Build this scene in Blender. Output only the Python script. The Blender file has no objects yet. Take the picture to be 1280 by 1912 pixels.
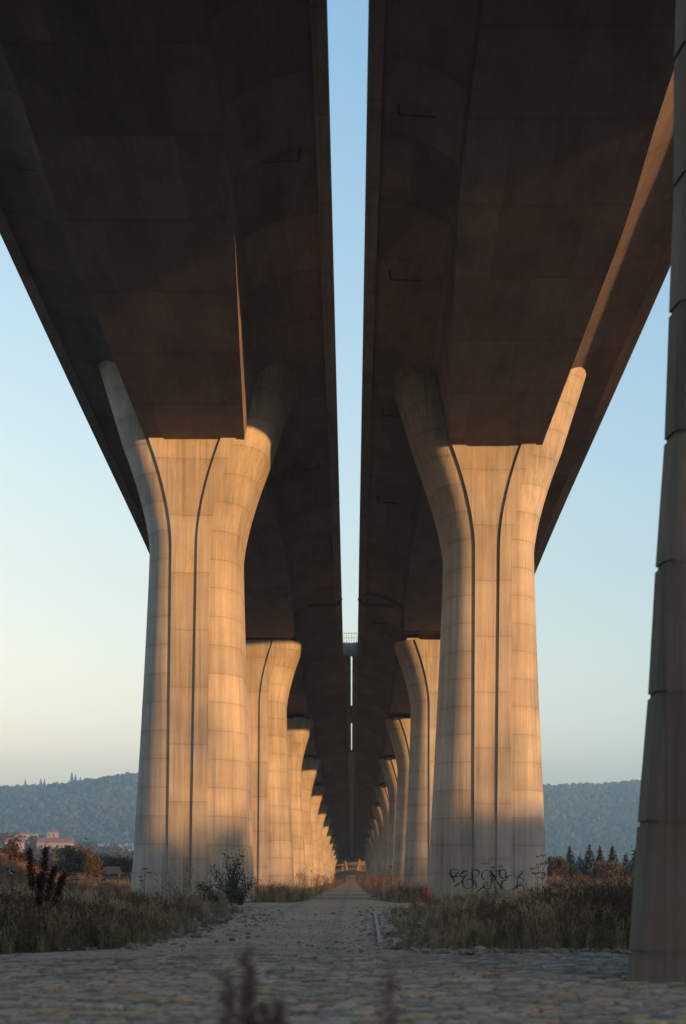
import bpy, math, random
import numpy as np
from mathutils import Vector, Matrix
random.seed(7); RNG = np.random.default_rng(7)
S = bpy.context.scene; C = S.collection
# ------------------------------------------------------------------ camera, light, exposure
F = 2667.0; VX, VY = 656.0, 1640.0; EYE = 1.2
cd = bpy.data.cameras.new('camera'); cam = bpy.data.objects.new('camera', cd); C.objects.link(cam)
S.camera = cam
cam.location = (0, 0, EYE); cam.rotation_euler = (math.radians(90), 0, 0)
cd.sensor_fit = 'HORIZONTAL'; cd.sensor_width = 36; cd.lens = F / 1280 * 36
cd.shift_x = (640 - VX) / 1280; cd.shift_y = (VY - 956) / 1280
cd.clip_start = .1; cd.clip_end = 20000
cd.dof.use_dof = True; cd.dof.focus_distance = 72; cd.dof.aperture_fstop = 2.6
AZ = math.radians(47); EL = math.radians(6.6)
TOSUN = Vector((math.sin(AZ) * math.cos(EL), -math.cos(AZ) * math.cos(EL), math.sin(EL)))
W = bpy.data.worlds.new('World'); S.world = W; W.use_nodes = True
wn = W.node_tree; bg = wn.nodes['Background']
sk = wn.nodes.new('ShaderNodeTexSky'); sk.sky_type = 'NISHITA'; sk.sun_disc = False
sk.sun_elevation = EL; sk.sun_rotation = math.pi - AZ
sk.air_density = 1.0; sk.dust_density = 3.0; sk.ozone_density = 2.0
hs = wn.nodes.new('ShaderNodeHueSaturation'); hs.inputs['Saturation'].default_value = .78; hs.inputs['Value'].default_value = 1.15
wn.links.new(sk.outputs[0], hs.inputs['Color']); 
def wnode(ty, **p):
    o = wn.nodes.new('ShaderNode' + ty)
    for k, v in p.items(): setattr(o, k, v)
    return o
ws = wnode('SeparateColor'); wc = wnode('CombineColor'); wn.links.new(hs.outputs[0], ws.inputs[0])
for i, (a, p, mx) in enumerate(((3.2, 1.83, 1.3), (1.58, 1.15, 1.32), (1.14, .61, 1.5))):   # steeper clear-evening gradient
    m1 = wnode('Math', operation='MULTIPLY'); m1.inputs[1].default_value = .3; wn.links.new(ws.outputs[i], m1.inputs[0])
    m2 = wnode('Math', operation='POWER'); m2.inputs[1].default_value = p; wn.links.new(m1.outputs[0], m2.inputs[0])
    m3 = wnode('Math', operation='MULTIPLY'); m3.inputs[1].default_value = a; wn.links.new(m2.outputs[0], m3.inputs[0])
    m4 = wnode('Math', operation='MINIMUM'); m4.inputs[1].default_value = mx; wn.links.new(m3.outputs[0], m4.inputs[0])
    m5 = wnode('Math', operation='DIVIDE'); m5.inputs[1].default_value = .355; wn.links.new(m4.outputs[0], m5.inputs[0]); wn.links.new(m5.outputs[0], wc.inputs[i])
tc_ = wnode('TexCoord'); sx_ = wnode('SeparateXYZ'); wn.links.new(tc_.outputs['Generated'], sx_.inputs[0])
mr = wnode('MapRange', interpolation_type='SMOOTHSTEP'); wn.links.new(sx_.outputs[2], mr.inputs[0])
for k_, v_ in ((1, 0.0), (2, .22), (3, 1.0), (4, 0.0)): mr.inputs[k_].default_value = v_
mv = wnode('Mix', data_type='VECTOR'); wn.links.new(mr.outputs[0], mv.inputs[0]); mv.inputs[4].default_value = (1, 1, 1); mv.inputs[5].default_value = (1.58, 1.54, 1.32)
vm = wnode('VectorMath', operation='MULTIPLY'); wn.links.new(wc.outputs[0], vm.inputs[0]); wn.links.new(mv.outputs[1], vm.inputs[1])
wn.links.new(vm.outputs[0], bg.inputs[0]); bg.inputs[1].default_value = .15
sd = bpy.data.lights.new('sun', 'SUN'); sun = bpy.data.objects.new('sun', sd); C.objects.link(sun)
sd.energy = 3.9; sd.angle = math.radians(1.0); sd.color = (1, .495, .155)
sun.rotation_euler = TOSUN.to_track_quat('Z', 'Y').to_euler()
S.view_settings.view_transform = 'Standard'; S.view_settings.look = 'None'
S.view_settings.exposure = 1.25; S.view_settings.gamma = 1
S.render.engine = 'CYCLES'
S.cycles.volume_bounces = 0; S.cycles.max_bounces = 8; S.cycles.diffuse_bounces = 4
# ------------------------------------------------------------------ helpers
def at(px, py, D): return Vector(((px - VX) / F * D, D, EYE + (VY - py) / F * D))
def tag(o, label=None, cat=None, group=None, kind=None):
    if label: o['label'] = label
    if cat: o['category'] = cat
    if group: o['group'] = group
    if kind: o['kind'] = kind
    return o
def empty(name, loc=(0, 0, 0), rz=0, **k):
    o = bpy.data.objects.new(name, None); C.objects.link(o); o.location = loc; o.rotation_euler = (0, 0, rz)
    o.empty_display_size = .2
    return tag(o, **k)
class MB:
    def __init__(s): s.v = []; s.f = []; s.c = []
    def add(s, vs, fs, col=None):
        b = len(s.v); s.v += [tuple(p) for p in vs]; s.f += [tuple(b + i for i in f) for f in fs]
        if col is not None: s.c += [tuple(col)] * len(vs)
    def box(s, a, b, col=None):
        x0, y0, z0 = a; x1, y1, z1 = b
        s.add([(x0,y0,z0),(x1,y0,z0),(x1,y1,z0),(x0,y1,z0),(x0,y0,z1),(x1,y0,z1),(x1,y1,z1),(x0,y1,z1)],
              [(0,3,2,1),(4,5,6,7),(0,1,5,4),(1,2,6,5),(2,3,7,6),(3,0,4,7)], col)
    def tube(s, pts, rad, n=8, cap=True, col=None):
        pts = [Vector(p) for p in pts]; m = len(pts)
        if not hasattr(rad, '__len__'): rad = [rad] * m
        vs = []; fs = []; prev = None
        for i, p in enumerate(pts):
            t = (pts[min(i+1, m-1)] - pts[max(i-1, 0)]).normalized()
            if prev is None: u = t.cross(Vector((0, 0, 1)) if abs(t.z) < .9 else Vector((1, 0, 0))).normalized()
            else: u = (prev - t * prev.dot(t)).normalized()
            prev = u; w = t.cross(u)
            for k in range(n):
                a = 2 * math.pi * k / n; vs.append(p + (u * math.cos(a) + w * math.sin(a)) * rad[i])
        for i in range(m - 1):
            for k in range(n): fs.append((i*n+k, i*n+(k+1)%n, (i+1)*n+(k+1)%n, (i+1)*n+k))
        if cap: fs.append(tuple(range(n))[::-1]); fs.append(tuple((m-1)*n+k for k in range(n)))
        s.add(vs, fs, col)
    def build(s, name, mat, parent=None, smooth=False, loc=None, **k):
        me = bpy.data.meshes.new(name); me.from_pydata(s.v, [], s.f)
        if s.c and len(s.c) == len(s.v):
            a = me.color_attributes.new('Col', 'FLOAT_COLOR', 'POINT')
            a.data.foreach_set('color', np.array([list(c)[:3] + [1] for c in s.c], 'f').ravel())
        if smooth: me.polygons.foreach_set('use_smooth', [True] * len(me.polygons))
        me.materials.append(mat); me.update()
        o = bpy.data.objects.new(name, me); C.objects.link(o)
        if parent: o.parent = parent
        if loc is not None: o.location = loc
        return tag(o, **k)
def npmesh(name, V, Q, mat, parent=None, col=None, smooth=False, loc=None, **k):
    V = np.asarray(V, 'f'); Q = np.asarray(Q, 'i'); n = Q.shape[1]
    me = bpy.data.meshes.new(name)
    me.vertices.add(len(V)); me.vertices.foreach_set('co', V.ravel())
    me.loops.add(Q.size); me.loops.foreach_set('vertex_index', Q.ravel())
    me.polygons.add(len(Q)); me.polygons.foreach_set('loop_start', np.arange(0, Q.size, n, dtype='i'))
    if smooth: me.polygons.foreach_set('use_smooth', np.ones(len(Q), bool))
    me.update(calc_edges=True)
    if col is not None:
        a = me.color_attributes.new('Col', 'FLOAT_COLOR', 'POINT')
        cc = np.ones((len(V), 4), 'f'); cc[:, :3] = col; a.data.foreach_set('color', cc.ravel())
    me.materials.append(mat)
    o = bpy.data.objects.new(name, me); C.objects.link(o)
    if parent: o.parent = parent
    if loc is not None: o.location = loc
    return tag(o, **k)
def _h(ix, iy, s):
    n = (ix * 374761393 + iy * 668265263 + s * 974634777) & 0x7fffffff
    n = ((n ^ (n >> 13)) * 1274126177) & 0x7fffffff
    return ((n ^ (n >> 16)) & 0xffff) / 65535.0
def vnoise(x, y, s=0):
    x = np.asarray(x, float); y = np.asarray(y, float)
    ix = np.floor(x).astype(np.int64); iy = np.floor(y).astype(np.int64); fx = x - ix; fy = y - iy
    fx = fx*fx*(3-2*fx); fy = fy*fy*(3-2*fy)
    return (_h(ix,iy,s)*(1-fx)+_h(ix+1,iy,s)*fx)*(1-fy) + (_h(ix,iy+1,s)*(1-fx)+_h(ix+1,iy+1,s)*fx)*fy
def fbm(x, y, s=0, o=4):
    return sum(vnoise(x*2**i, y*2**i, s+i)*.5**(i+1) for i in range(o))
# ------------------------------------------------------------------ materials
class NT:
    def __init__(s, name, rough=.9, spec=.2):
        s.m = bpy.data.materials.new(name); s.m.use_nodes = True; s.t = s.m.node_tree
        s.b = s.t.nodes['Principled BSDF']; s.b.inputs['Roughness'].default_value = rough
        s.b.inputs['Specular IOR Level'].default_value = spec
    def n(s, ty, ins={}, **p):
        o = s.t.nodes.new('ShaderNode' + ty)
        for k, v in p.items(): setattr(o, k, v)
        for k, v in ins.items():
            if hasattr(v, 'is_output') or isinstance(v, bpy.types.NodeSocket): s.t.links.new(v, o.inputs[k])
            else: o.inputs[k].default_value = v
        return o
    def math(s, op, a, b=0.0, c=0.0, clamp=False):
        return s.n('Math', {0: a, 1: b, 2: c}, operation=op, use_clamp=clamp).outputs[0]
    def mix(s, f, a, b, mode='MIX'):
        o = s.t.nodes.new('ShaderNodeMix'); o.data_type = 'RGBA'; o.blend_type = mode
        for i, v in ((0, f), (6, a), (7, b)):
            if isinstance(v, bpy.types.NodeSocket): s.t.links.new(v, o.inputs[i])
            elif i == 0: o.inputs[i].default_value = v
            else: o.inputs[i].default_value = (*v, 1) if len(v) == 3 else v
        return o.outputs[2]
    def rng(s, v, a, b, c=0.0, d=1.0):
        return s.n('MapRange', {0: v, 1: a, 2: b, 3: c, 4: d}).outputs[0]
    def noise(s, vec, scale, detail=4, rough=.55):
        return s.n('TexNoise', {'Vector': vec, 'Scale': scale, 'Detail': detail, 'Roughness': rough}).outputs[0]
    def mapv(s, vec, sc=(1, 1, 1), loc=(0, 0, 0)):
        return s.n('Mapping', {'Vector': vec, 'Scale': sc, 'Location': loc}).outputs[0]
    def out(s, col, bump=None, bs=.3, bd=.02):
        if isinstance(col, bpy.types.NodeSocket): s.t.links.new(col, s.b.inputs['Base Color'])
        else: s.b.inputs['Base Color'].default_value = (*col, 1)
        if bump is not None:
            b = s.n('Bump', {'Strength': bs, 'Distance': bd, 'Height': bump})
            s.t.links.new(b.outputs[0], s.b.inputs['Normal'])
        return s.m
    def objv(s, rnd=True):
        tc = s.n('TexCoord').outputs['Object']
        if not rnd: return tc, tc
        r = s.n('ObjectInfo').outputs['Random']
        r = s.math('MULTIPLY', r, 50.0)
        v = s.n('VectorMath', {0: tc, 1: r}, operation='ADD').outputs[0]
        return tc, v
def concrete(name, base, lift=1.48, axis='Z', zone=True, line=.78, phase=0.0):
    m = NT(name, .88, .25); tc, v = m.objv()
    sep = m.n('SeparateXYZ', {0: tc}); ax = m.math('ADD', sep.outputs[axis], phase)
    k = m.math('FLOOR', m.math('DIVIDE', ax, lift))
    x = sep.outputs['X']
    if zone:   # left lobe, middle field and right lobe were cast with their own forms
        zc = m.n('SeparateColor', {0: m.n('VertexColor', layer_name='Col').outputs[0]}).outputs[0]
        z = m.math('ADD', m.math('GREATER_THAN', zc, .25), m.math('GREATER_THAN', zc, .75))
        mid = m.math('LESS_THAN', zc, .25)
        ax2 = m.math('ADD', ax, m.math('MULTIPLY', mid, lift * .5))
        k = m.math('ADD', m.math('FLOOR', m.math('DIVIDE', ax2, m.math('MULTIPLY_ADD', mid, lift, lift))), m.math('MULTIPLY', z, 31.7))
        lw = m.math('MULTIPLY_ADD', mid, lift * .5, lift * .5)
        pp = m.n('Math', {0: ax2, 1: lw}, operation='PINGPONG').outputs[0]
    else:
        pp = m.n('Math', {0: ax, 1: lift / 2}, operation='PINGPONG').outputs[0]
    r = m.n('ObjectInfo').outputs['Random']
    wn_ = m.n('TexWhiteNoise', {'W': m.math('ADD', k, m.math('MULTIPLY', r, 91.3))}, noise_dimensions='1D').outputs[0]
    tone = m.rng(wn_, 0, 1, .87, 1.08)
    st = m.noise(m.mapv(v, (2.2, 2.2, .12) if axis == 'Z' else (.5, .12, .5)), 1.0, 6, .65)
    tone = m.math('MULTIPLY', tone, m.rng(st, .28, .72, .78, 1.14))
    bl = m.noise(v, .35, 5, .6); tone = m.math('MULTIPLY', tone, m.rng(bl, .3, .7, .84, 1.1))
    sp = m.noise(v, 9.0, 4, .7); tone = m.math('MULTIPLY', tone, m.rng(sp, .3, .7, .93, 1.06))
    board = m.noise(m.mapv(v, (11, 11, .22) if axis == 'Z' else (6, .1, 6)), 1.0, 3, .6)
    tone = m.math('MULTIPLY', tone, m.rng(board, .35, .65, .93, 1.05))
    run = m.noise(m.mapv(v, (5, 5, .10) if axis == 'Z' else (.9, .25, .9)), 1.0, 5, .7); rm = m.noise(v, .22, 3)
    tone = m.math('MULTIPLY', tone, m.rng(m.math('ADD', run, m.math('MULTIPLY', rm, .5)), .72, .98, 1.05, .72))
    if not zone:   # formwork panels
        pc = m.n('CombineXYZ', {0: m.math('FLOOR', m.math('DIVIDE', x, 1.72)), 1: k, 2: r}).outputs[0]
        tone = m.math('MULTIPLY', tone, m.rng(m.n('TexWhiteNoise', {'Vector': pc}, noise_dimensions='3D').outputs[0], 0, 1, .86, 1.10))
        px2 = m.n('Math', {0: x, 1: .86}, operation='PINGPONG').outputs[0]
        tone = m.math('MULTIPLY', tone, m.rng(px2, .01, .03, .86, 1.0))
        pit = m.n('TexVoronoi', {'Vector': m.mapv(v, (1, 1, 1)), 'Scale': 1.3}).outputs['Distance']
        tone = m.math('MULTIPLY', tone, m.rng(pit, .05, .09, .7, 1.0))
    wob = m.noise(v, 1.3, 3); ln = m.rng(pp, .012, .045, line, 1.0)
    ln = m.math('MAXIMUM', ln, m.rng(wob, .45, .75, line, .95))
    tone = m.math('MULTIPLY', tone, ln)
    # soft grime just under every construction joint
    gr = m.rng(pp, 0.0, .35, .93, 1.0); tone = m.math('MULTIPLY', tone, gr)
    warm = m.mix(m.rng(m.noise(v, .8, 4), .35, .7), tuple(base), (base[0]*1.04, base[1]*.96, base[2]*.88))
    grey = m.n('CombineColor', {0: tone, 1: tone, 2: tone}).outputs[0]
    h = m.math('ADD', m.math('MULTIPLY', board, .6), m.math('ADD', m.math('MULTIPLY', sp, .5), m.math('MULTIPLY', ln, 1.0)))
    return m.out(m.mix(1.0, warm, grey, 'MULTIPLY'), h, .35, .015)
M = {}
M['pier'] = concrete('pier_concrete', (.37, .335, .295))
M['fore'] = concrete('dark_pier_concrete', (.165, .14, .12), lift=1.48, line=.84, zone=False, phase=-.35)  # darker, browner base colour than the other piers
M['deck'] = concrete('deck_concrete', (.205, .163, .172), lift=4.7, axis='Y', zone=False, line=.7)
M['edge'] = concrete('edge_beam_concrete', (.27, .24, .225), lift=6, axis='Y', zone=False, line=.7)
def plain(name, col, rough=.8, spec=.3, var=.25, sc=6):
    m = NT(name, rough, spec); tc, v = m.objv(); n = m.noise(v, sc, 5)
    return m.out(m.mix(m.rng(n, .3, .7), tuple(c*(1-var) for c in col), tuple(c*(1+var) for c in col)), n, .2, .01)
M['bearing'] = plain('bearing_rubber', (.03, .03, .03))
M['pipe'] = plain('pipe_metal', (.11, .095, .085), .6)
M['rail'] = plain('rail_steel', (.2, .24, .22), .5)
M['paint'] = plain('graffiti_paint', (.012, .03, .033), .6)
M['red'] = plain('red_plastic', (.32, .02, .018), .4, .4, .15)
M['curb'] = plain('concrete_strip', (.27, .25, .23), .9)
M['plaster'] = plain('plaster', (.30, .25, .23), .9)
M['tile'] = plain('roof_tiles', (.22, .11, .09), .9)
M['glassd'] = plain('window_glass', (.05, .06, .07), .2, .5)
M['bark'] = plain('bark', (.10, .075, .055), .95)
M['wood'] = plain('old_wood', (.09, .075, .06), .95)
M['far_concrete'] = plain('distant_concrete', (.24, .17, .12), .9)
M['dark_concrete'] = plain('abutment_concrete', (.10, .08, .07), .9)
def vcol(name, rough=.9, spec=.1, trans=0.0, noise_amt=.2, sc=5):
    m = NT(name, rough, spec); c = m.n('VertexColor', layer_name='Col').outputs[0]
    tc, v = m.objv(False); n = m.noise(v, sc, 3)
    g = m.rng(n, .3, .7, 1-noise_amt, 1+noise_amt); g = m.n('CombineColor', {0: g, 1: g, 2: g}).outputs[0]
    col = m.mix(1.0, c, g, 'MULTIPLY')
    m.out(col)
    if trans:
        t = m.n('BsdfTranslucent', {'Color': col}); mx = m.n('MixShader', {0: trans, 1: m.b.outputs[0], 2: t.outputs[0]})
        m.t.links.new(mx.outputs[0], m.t.nodes['Material Output'].inputs[0])
    return m.m
M['leaf'] = vcol('foliage', .85, .1, .25)
M['stone'] = vcol('stones', .85, .25, 0, .35, 14)
M['feather'] = vcol('feathers', .6, .3, 0, .05)
M['canopy'] = vcol('far_canopy', .95, 0.0, 0, .3, .08)
def ground_mat():
    m = NT('field_soil', .95, .1); tc, v = m.objv(False)
    a = m.noise(v, .15, 6, .6); b = m.noise(v, 3.5, 5, .7)
    c = m.mix(m.rng(a, .35, .65), (.085, .07, .045), (.16, .115, .07))
    c = m.mix(m.rng(b, .4, .7), c, (.06, .055, .035))
    return m.out(c, b, .6, .06)
def road_mat():
    m = NT('gravel_track', .95, .15); tc, v = m.objv(False)
    sx = m.n('SeparateXYZ', {0: v}); a = m.noise(v, .5, 6, .6); b = m.noise(v, 7, 6, .75)
    g = m.n('TexVoronoi', {'Vector': v, 'Scale': 14.0}).outputs['Color']
    gb = m.n('SeparateColor', {0: g}).outputs[0]
    c = m.mix(m.rng(a, .38, .62), (.26, .20, .145), (.37, .285, .205))
    c = m.mix(m.rng(b, .45, .7, 0, .6), c, (.18, .145, .115))
    c = m.mix(m.rng(gb, .8, 1, 0, .7), c, (.42, .37, .31))
    # dark damp ruts
    w = m.math('PINGPONG', m.math('ADD', sx.outputs[0], m.math('MULTIPLY', a, .8)), 1.0)
    c = m.mix(m.rng(w, .25, .0, 0, .35), c, (.12, .105, .09))
    return m.out(c, m.math('ADD', b, gb), .6, .03)
M['ground'] = ground_mat(); M['road'] = road_mat()
M['hill'] = plain('hill_soil', (.05, .05, .035), .95, .1, .4, .02)
M['field'] = plain('stubble_field', (.30, .27, .20), .95, .1, .15, .01)
# ------------------------------------------------------------------ bridge profile
PD = np.array([-60, 20, 48, 62, 75, 107, 121, 140, 157, 194, 231, 268, 305, 342, 450, 600.])
PH = np.array([35, 31.4, 29.9, 28.7, 27.65, 25.4, 23.9, 22.3, 21.3, 20.0, 18.6, 17.4, 16.4, 15.5, 12.7, 9.4]) + EYE
def zedge(D): # underside of the wing's outer edge
    D = np.asarray(D, float); o = 0
    for k, w in ((-9, .2), (-4, .2), (0, .2), (4, .2), (9, .2)): o = o + w * np.interp(D + k, PD, PH)
    return o
DD = np.array([-60, -30, -10, 5, 17, 29, 38, 45, 52, 58, 65, 75, 76.5, 84, 92, 100, 110, 117, 120.8, 121, 700.])
DDP = np.array([2.2, 2.2, 2.8, 3.9, 4.8, 3.7, 2.5, 1.95, 2.3, 3.0, 3.75, 4.75, 4.75, 3.8, 3.15, 2.9, 2.95, 3.2, 3.3, 3.05, 3.05])
def depth(D): return np.interp(D, DD, DDP)
def zsoff(D): return zedge(D) - depth(D)
XL, XR = -8.1, 7.65
DZ = {XL: -.36, XR: .22}
def webs(d):
    hb = min(3.42, 2.5 + .5 * (4.75 - d)); return hb, max(hb + .04, 3.2)
def section(D, left, hwl, hwr):
    d = float(depth(D)); ze = float(zedge(D)); pts = []
    root = min(d - .02, 1.25); hb, hr = webs(d)
    def wing(side, hw):
        o = [(side * hb, ze - d), (side * hr, ze - root)]
        for i in range(1, 11):
            s = i / 10; o.append((side * (hr + (hw - .55 - hr) * s), ze + .02 - root * (1 - s) ** 2.0))
        o.append((side * (hw - .55), ze + 1.05))
        return o
    r = wing(1, hwr); l = wing(-1, hwl)
    return r[::1], l[::1], ze
def deck_mesh(name, Ds, hwl, hwr, cx, label, parentkw):
    t = empty(name, (cx, 0, DZ[cx] if Ds[0] < 100 else 0), **parentkw); V = []; n = None
    for D in Ds:
        r, l, ze = section(D, 0, hwl(D), hwr(D)); ring = r + l[::-1]
        n = len(ring); V += [(x, D, z) for x, z in ring]
    Q = []
    for i in range(len(Ds) - 1):
        for k in range(n): Q.append((i*n+k, i*n+(k+1) % n, (i+1)*n+(k+1) % n, (i+1)*n+k))
    m = MB(); m.add(V, Q); m.add([V[k] for k in range(n)], [tuple(range(n))]); m.add(V[-n:], [tuple(range(n))[::-1]])
    g = m.build('box_girder', M['deck'], t)
    for f in g.data.polygons: f.use_smooth = False
    for sgn, hw in ((-1, hwl), (1, hwr)):
        V = []; 
        for D in Ds:
            ze = float(zedge(D)); a, b = sgn * (hw(D) - .547), sgn * hw(D)
            V += [(a, D, ze - .16), (b, D, ze - .16), (b, D, ze + 1.25), (b - sgn*.3, D, ze + 1.25), (b - sgn*.3, D, ze + 1.10), (a, D, ze + 1.10)]
        Q = [(i*6+k, i*6+(k+1) % 6, (i+1)*6+(k+1) % 6, (i+1)*6+k) for i in range(len(Ds)-1) for k in range(6)]
        m = MB(); m.add(V, Q); m.add(V[:6], [tuple(range(6))]); m.add(V[-6:], [tuple(range(6))[::-1]])
        m.build('edge_beam', M['edge'], t)
    return t
main = [x for x in np.arange(-60, 120.9, 2.0)] + [120.7]
c = lambda v: (lambda D: v)
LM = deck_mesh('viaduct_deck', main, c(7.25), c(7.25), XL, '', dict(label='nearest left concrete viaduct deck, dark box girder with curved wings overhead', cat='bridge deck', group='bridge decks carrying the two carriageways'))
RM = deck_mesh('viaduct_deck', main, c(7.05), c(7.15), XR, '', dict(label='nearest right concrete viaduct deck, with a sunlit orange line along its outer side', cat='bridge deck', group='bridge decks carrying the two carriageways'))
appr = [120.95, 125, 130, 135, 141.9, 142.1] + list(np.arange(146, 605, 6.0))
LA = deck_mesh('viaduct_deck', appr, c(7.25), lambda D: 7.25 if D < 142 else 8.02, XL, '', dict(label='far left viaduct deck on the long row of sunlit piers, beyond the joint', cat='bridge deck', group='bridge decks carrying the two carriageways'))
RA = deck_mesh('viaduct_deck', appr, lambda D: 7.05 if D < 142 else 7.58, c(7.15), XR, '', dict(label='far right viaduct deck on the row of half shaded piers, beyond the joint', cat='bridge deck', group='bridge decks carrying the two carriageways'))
# drain pipes under the wings
def wing_z(D, x, hw):  # underside height at local |x|
    d = float(depth(D)); root = min(d - .02, 1.25); hb, hr = webs(d); s = (abs(x) - hr) / (hw - .55 - hr)
    return float(zedge(D)) + .02 - root * (1 - max(0, min(1, s))) ** 2.0, hr
def pipe(parent, D, sgn, hw, x1=None):
    z0, hr = wing_z(D, hw - 1.2, hw); zr, _ = wing_z(D, hr + .15, hw); zz = min(z0 - .45, zr + .75)
    m = MB(); x0 = sgn * (hw - 1.2); xe = sgn * (hr + .1)
    zi = z0 - .42
    m.tube([(x0, D, z0 + .05), (x0, D, zi + .12), (x0 - sgn*.05, D, zi + .03), (x0 - sgn*.15, D, zi), (x0 - sgn*1.1, D, zi - .05), (xe, D, zi - .1)], .05, 8)
    m.build('drain_pipe', M['pipe'], parent, True)
for D in (54.5, 67, 83, 98): pipe(RM, D, -1, 7.05)
for D in (57,): pipe(LM, D, -1, 7.25)
for D in (56.5, 90): pipe(LM, D, 1, 7.25)
for D in (128,): pipe(RA, D, -1, 7.05)
# joint gutters where the near and the far decks meet
for P, hw, s in ((LA, 7.2, 1), (RA, 7.0, -1)):
    m = MB(); D = 120.9; pts = []
    ze = float(zedge(121.4)); pts = [(s*hw, 121.4, ze-.1), (s*(hw-.12), 121.4, ze-.5), (s*(hw-.5), 121.4, ze-.72), (s*(hw-3.3), 121.4, ze-.8), (s*(hw-4.2), 121.4, ze-1.9)]
    m.tube(pts, .16, 8); m.build('joint_gutter', M['pipe'], P, True)
# ------------------------------------------------------------------ piers
def pier_profile(z, zs):
    """outer half width, rib centre, rib half width at height z; zs = girder soffit"""
    nk = zs - 5.5
    if z < nk:
        t = z / nk; return 2.40 + .84 * (nk/18.5) * (1 - t) ** 1.2, .66 - .06*(1-t), .335 + .065*(1-t)
    u = z - nk; g = 1.45 * (u/5.5) ** 1.5 if u < 5.5 else 1.45 + .315 * (u - 5.5)
    return 2.40 + g, .66 + 1.2 * (u / 5.5) ** 1.7 if u < 5.5 else .66 + 1.2 + (u-5.5)*.34, .335 + .06 * min(1, u/5.5)
RP = .15
def pier_section(z, zs, prof=pier_profile):
    hw, rc, rw = prof(z, zs); pts = []
    def half():  # from centre outward on the right, front is y=0
        o = [(0, 0), (rc - rw, 0), (rc - rw + .01, -RP), (rc + rw - .01, -RP), (rc + rw, 0)]
        x0 = rc + rw; w = hw - x0
        for i in range(1, 15):
            a = math.pi/2 * i/14; o.append((x0 + w*math.sin(a), 2.1*(1-math.cos(a))))
        o += [(hw - .26, 2.12), (hw - .26, 2.5), (hw - .03, 2.53), (hw - .03, 4.9), (hw - .4, 5.4), (x0, 5.6)]
        return o
    r = half(); l = [(-x, y) for x, y in r[1:]]
    return r + l[::-1]
def front_y(x, z, zs):
    hw, rc, rw = pier_profile(z, zs); ax = abs(x)
    if ax < rc - rw: return 0
    if ax <= rc + rw: return -RP
    s = min(1, (ax - rc - rw) / (hw - rc - rw)); return 2.1 * (1 - math.sqrt(1 - s*s))
def pier_body(zs, ztop, prof=pier_profile):
    zl = list(np.linspace(-.3, zs - 5.5, 12)) + list(np.arange(zs - 5.3, min(ztop, zs + 4.3), .25)) + [ztop]
    V = []; n = 0; K = []
    for z in zl:
        sec = pier_section(max(z, 0), zs, prof); n = len(sec); V += [(x, y, z) for x, y in sec]
        h = (n + 1) // 2; K += [((0, 0, 0) if k < 4 or k > n - 4 else ((.5, 0, 0) if k < h else (1, 0, 0))) for k in range(n)]
    m = MB(); m.c = K + K[-n:]; m.add(V, [(i*n+k, i*n+(k+1) % n, (i+1)*n+(k+1) % n, (i+1)*n+k) for i in range(len(zl)-1) for k in range(n)])
    m.add(V[-n:], [tuple(range(n))])
    return m
def shade_sharp(o, deg=28):
    me = o.data; me.polygons.foreach_set('use_smooth', [True]*len(me.polygons))
    me.set_sharp_from_angle(angle=math.radians(deg))
ordn = ['', 'first', 'second', 'third', 'fourth', 'fifth', 'sixth', 'seventh', 'eighth', 'ninth', 'tenth', 'eleventh', 'twelfth', 'thirteenth']
PIERS = {}
NP = 12
for row, cx in (('left', XL), ('right', XR - .05)):
    ds = [16.4] + [74 if row == 'left' else 76] + [121.3 + 37 * i for i in range(NP - 1)]
    for i, D in enumerate(ds):
        zs = float(zsoff(D + (0 if i < 2 else 2))) + ((-.36 if row == 'left' else .22) if i == 1 else 0)
        if i == 0: continue
        if i == 1:
            lab = ('broad fluted pier nearest on the left, weeds and a leafy shrub at its foot' if row == 'left' else
                   'broad fluted pier nearest on the right with black graffiti near its foot')
        else:
            lab = f'{ordn[i]} pier back in the {row} row, ' + ('golden in low sun' if row == 'left' else 'shaded on its left side')
        t = empty('bridge_pier', (cx, D, 0), label=lab, cat='bridge pier', group=f'concrete piers of the {row} row'); PIERS[row, i] = (t, zs)
        if i == 1: dx = .42 if row == 'left' else .12; t.location.x -= dx; t.rotation_euler[1] = math.atan(.5*dx/19)
        if i == 1: m = pier_body(zs, zs + 4.35)
        else: m = pier_body(zs - .42, zs - .42)
        b = m.build('shaft', M['pier'], t); shade_sharp(b)
        if i > 1:
            hb = MB()
            for x in (-2.35, 2.35):
                w = MB(); w.box((x-.55, .45, zs-.44), (x+.55, 1.7, zs-.2)); w.build('plinth', M['pier'], t)
                w = MB(); w.box((x-.4, .6, zs-.2), (x+.4, 1.6, zs+.05)); w.build('bearing', M['bearing'], t)
            w = MB(); w.box((-2.75, 2.1, zs-.6), (2.75, 3.6, zs+.02)); w.build('gap_block', M['bearing'], t)  # dark block closing the gap between pier top and girder, behind the bearings
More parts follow.
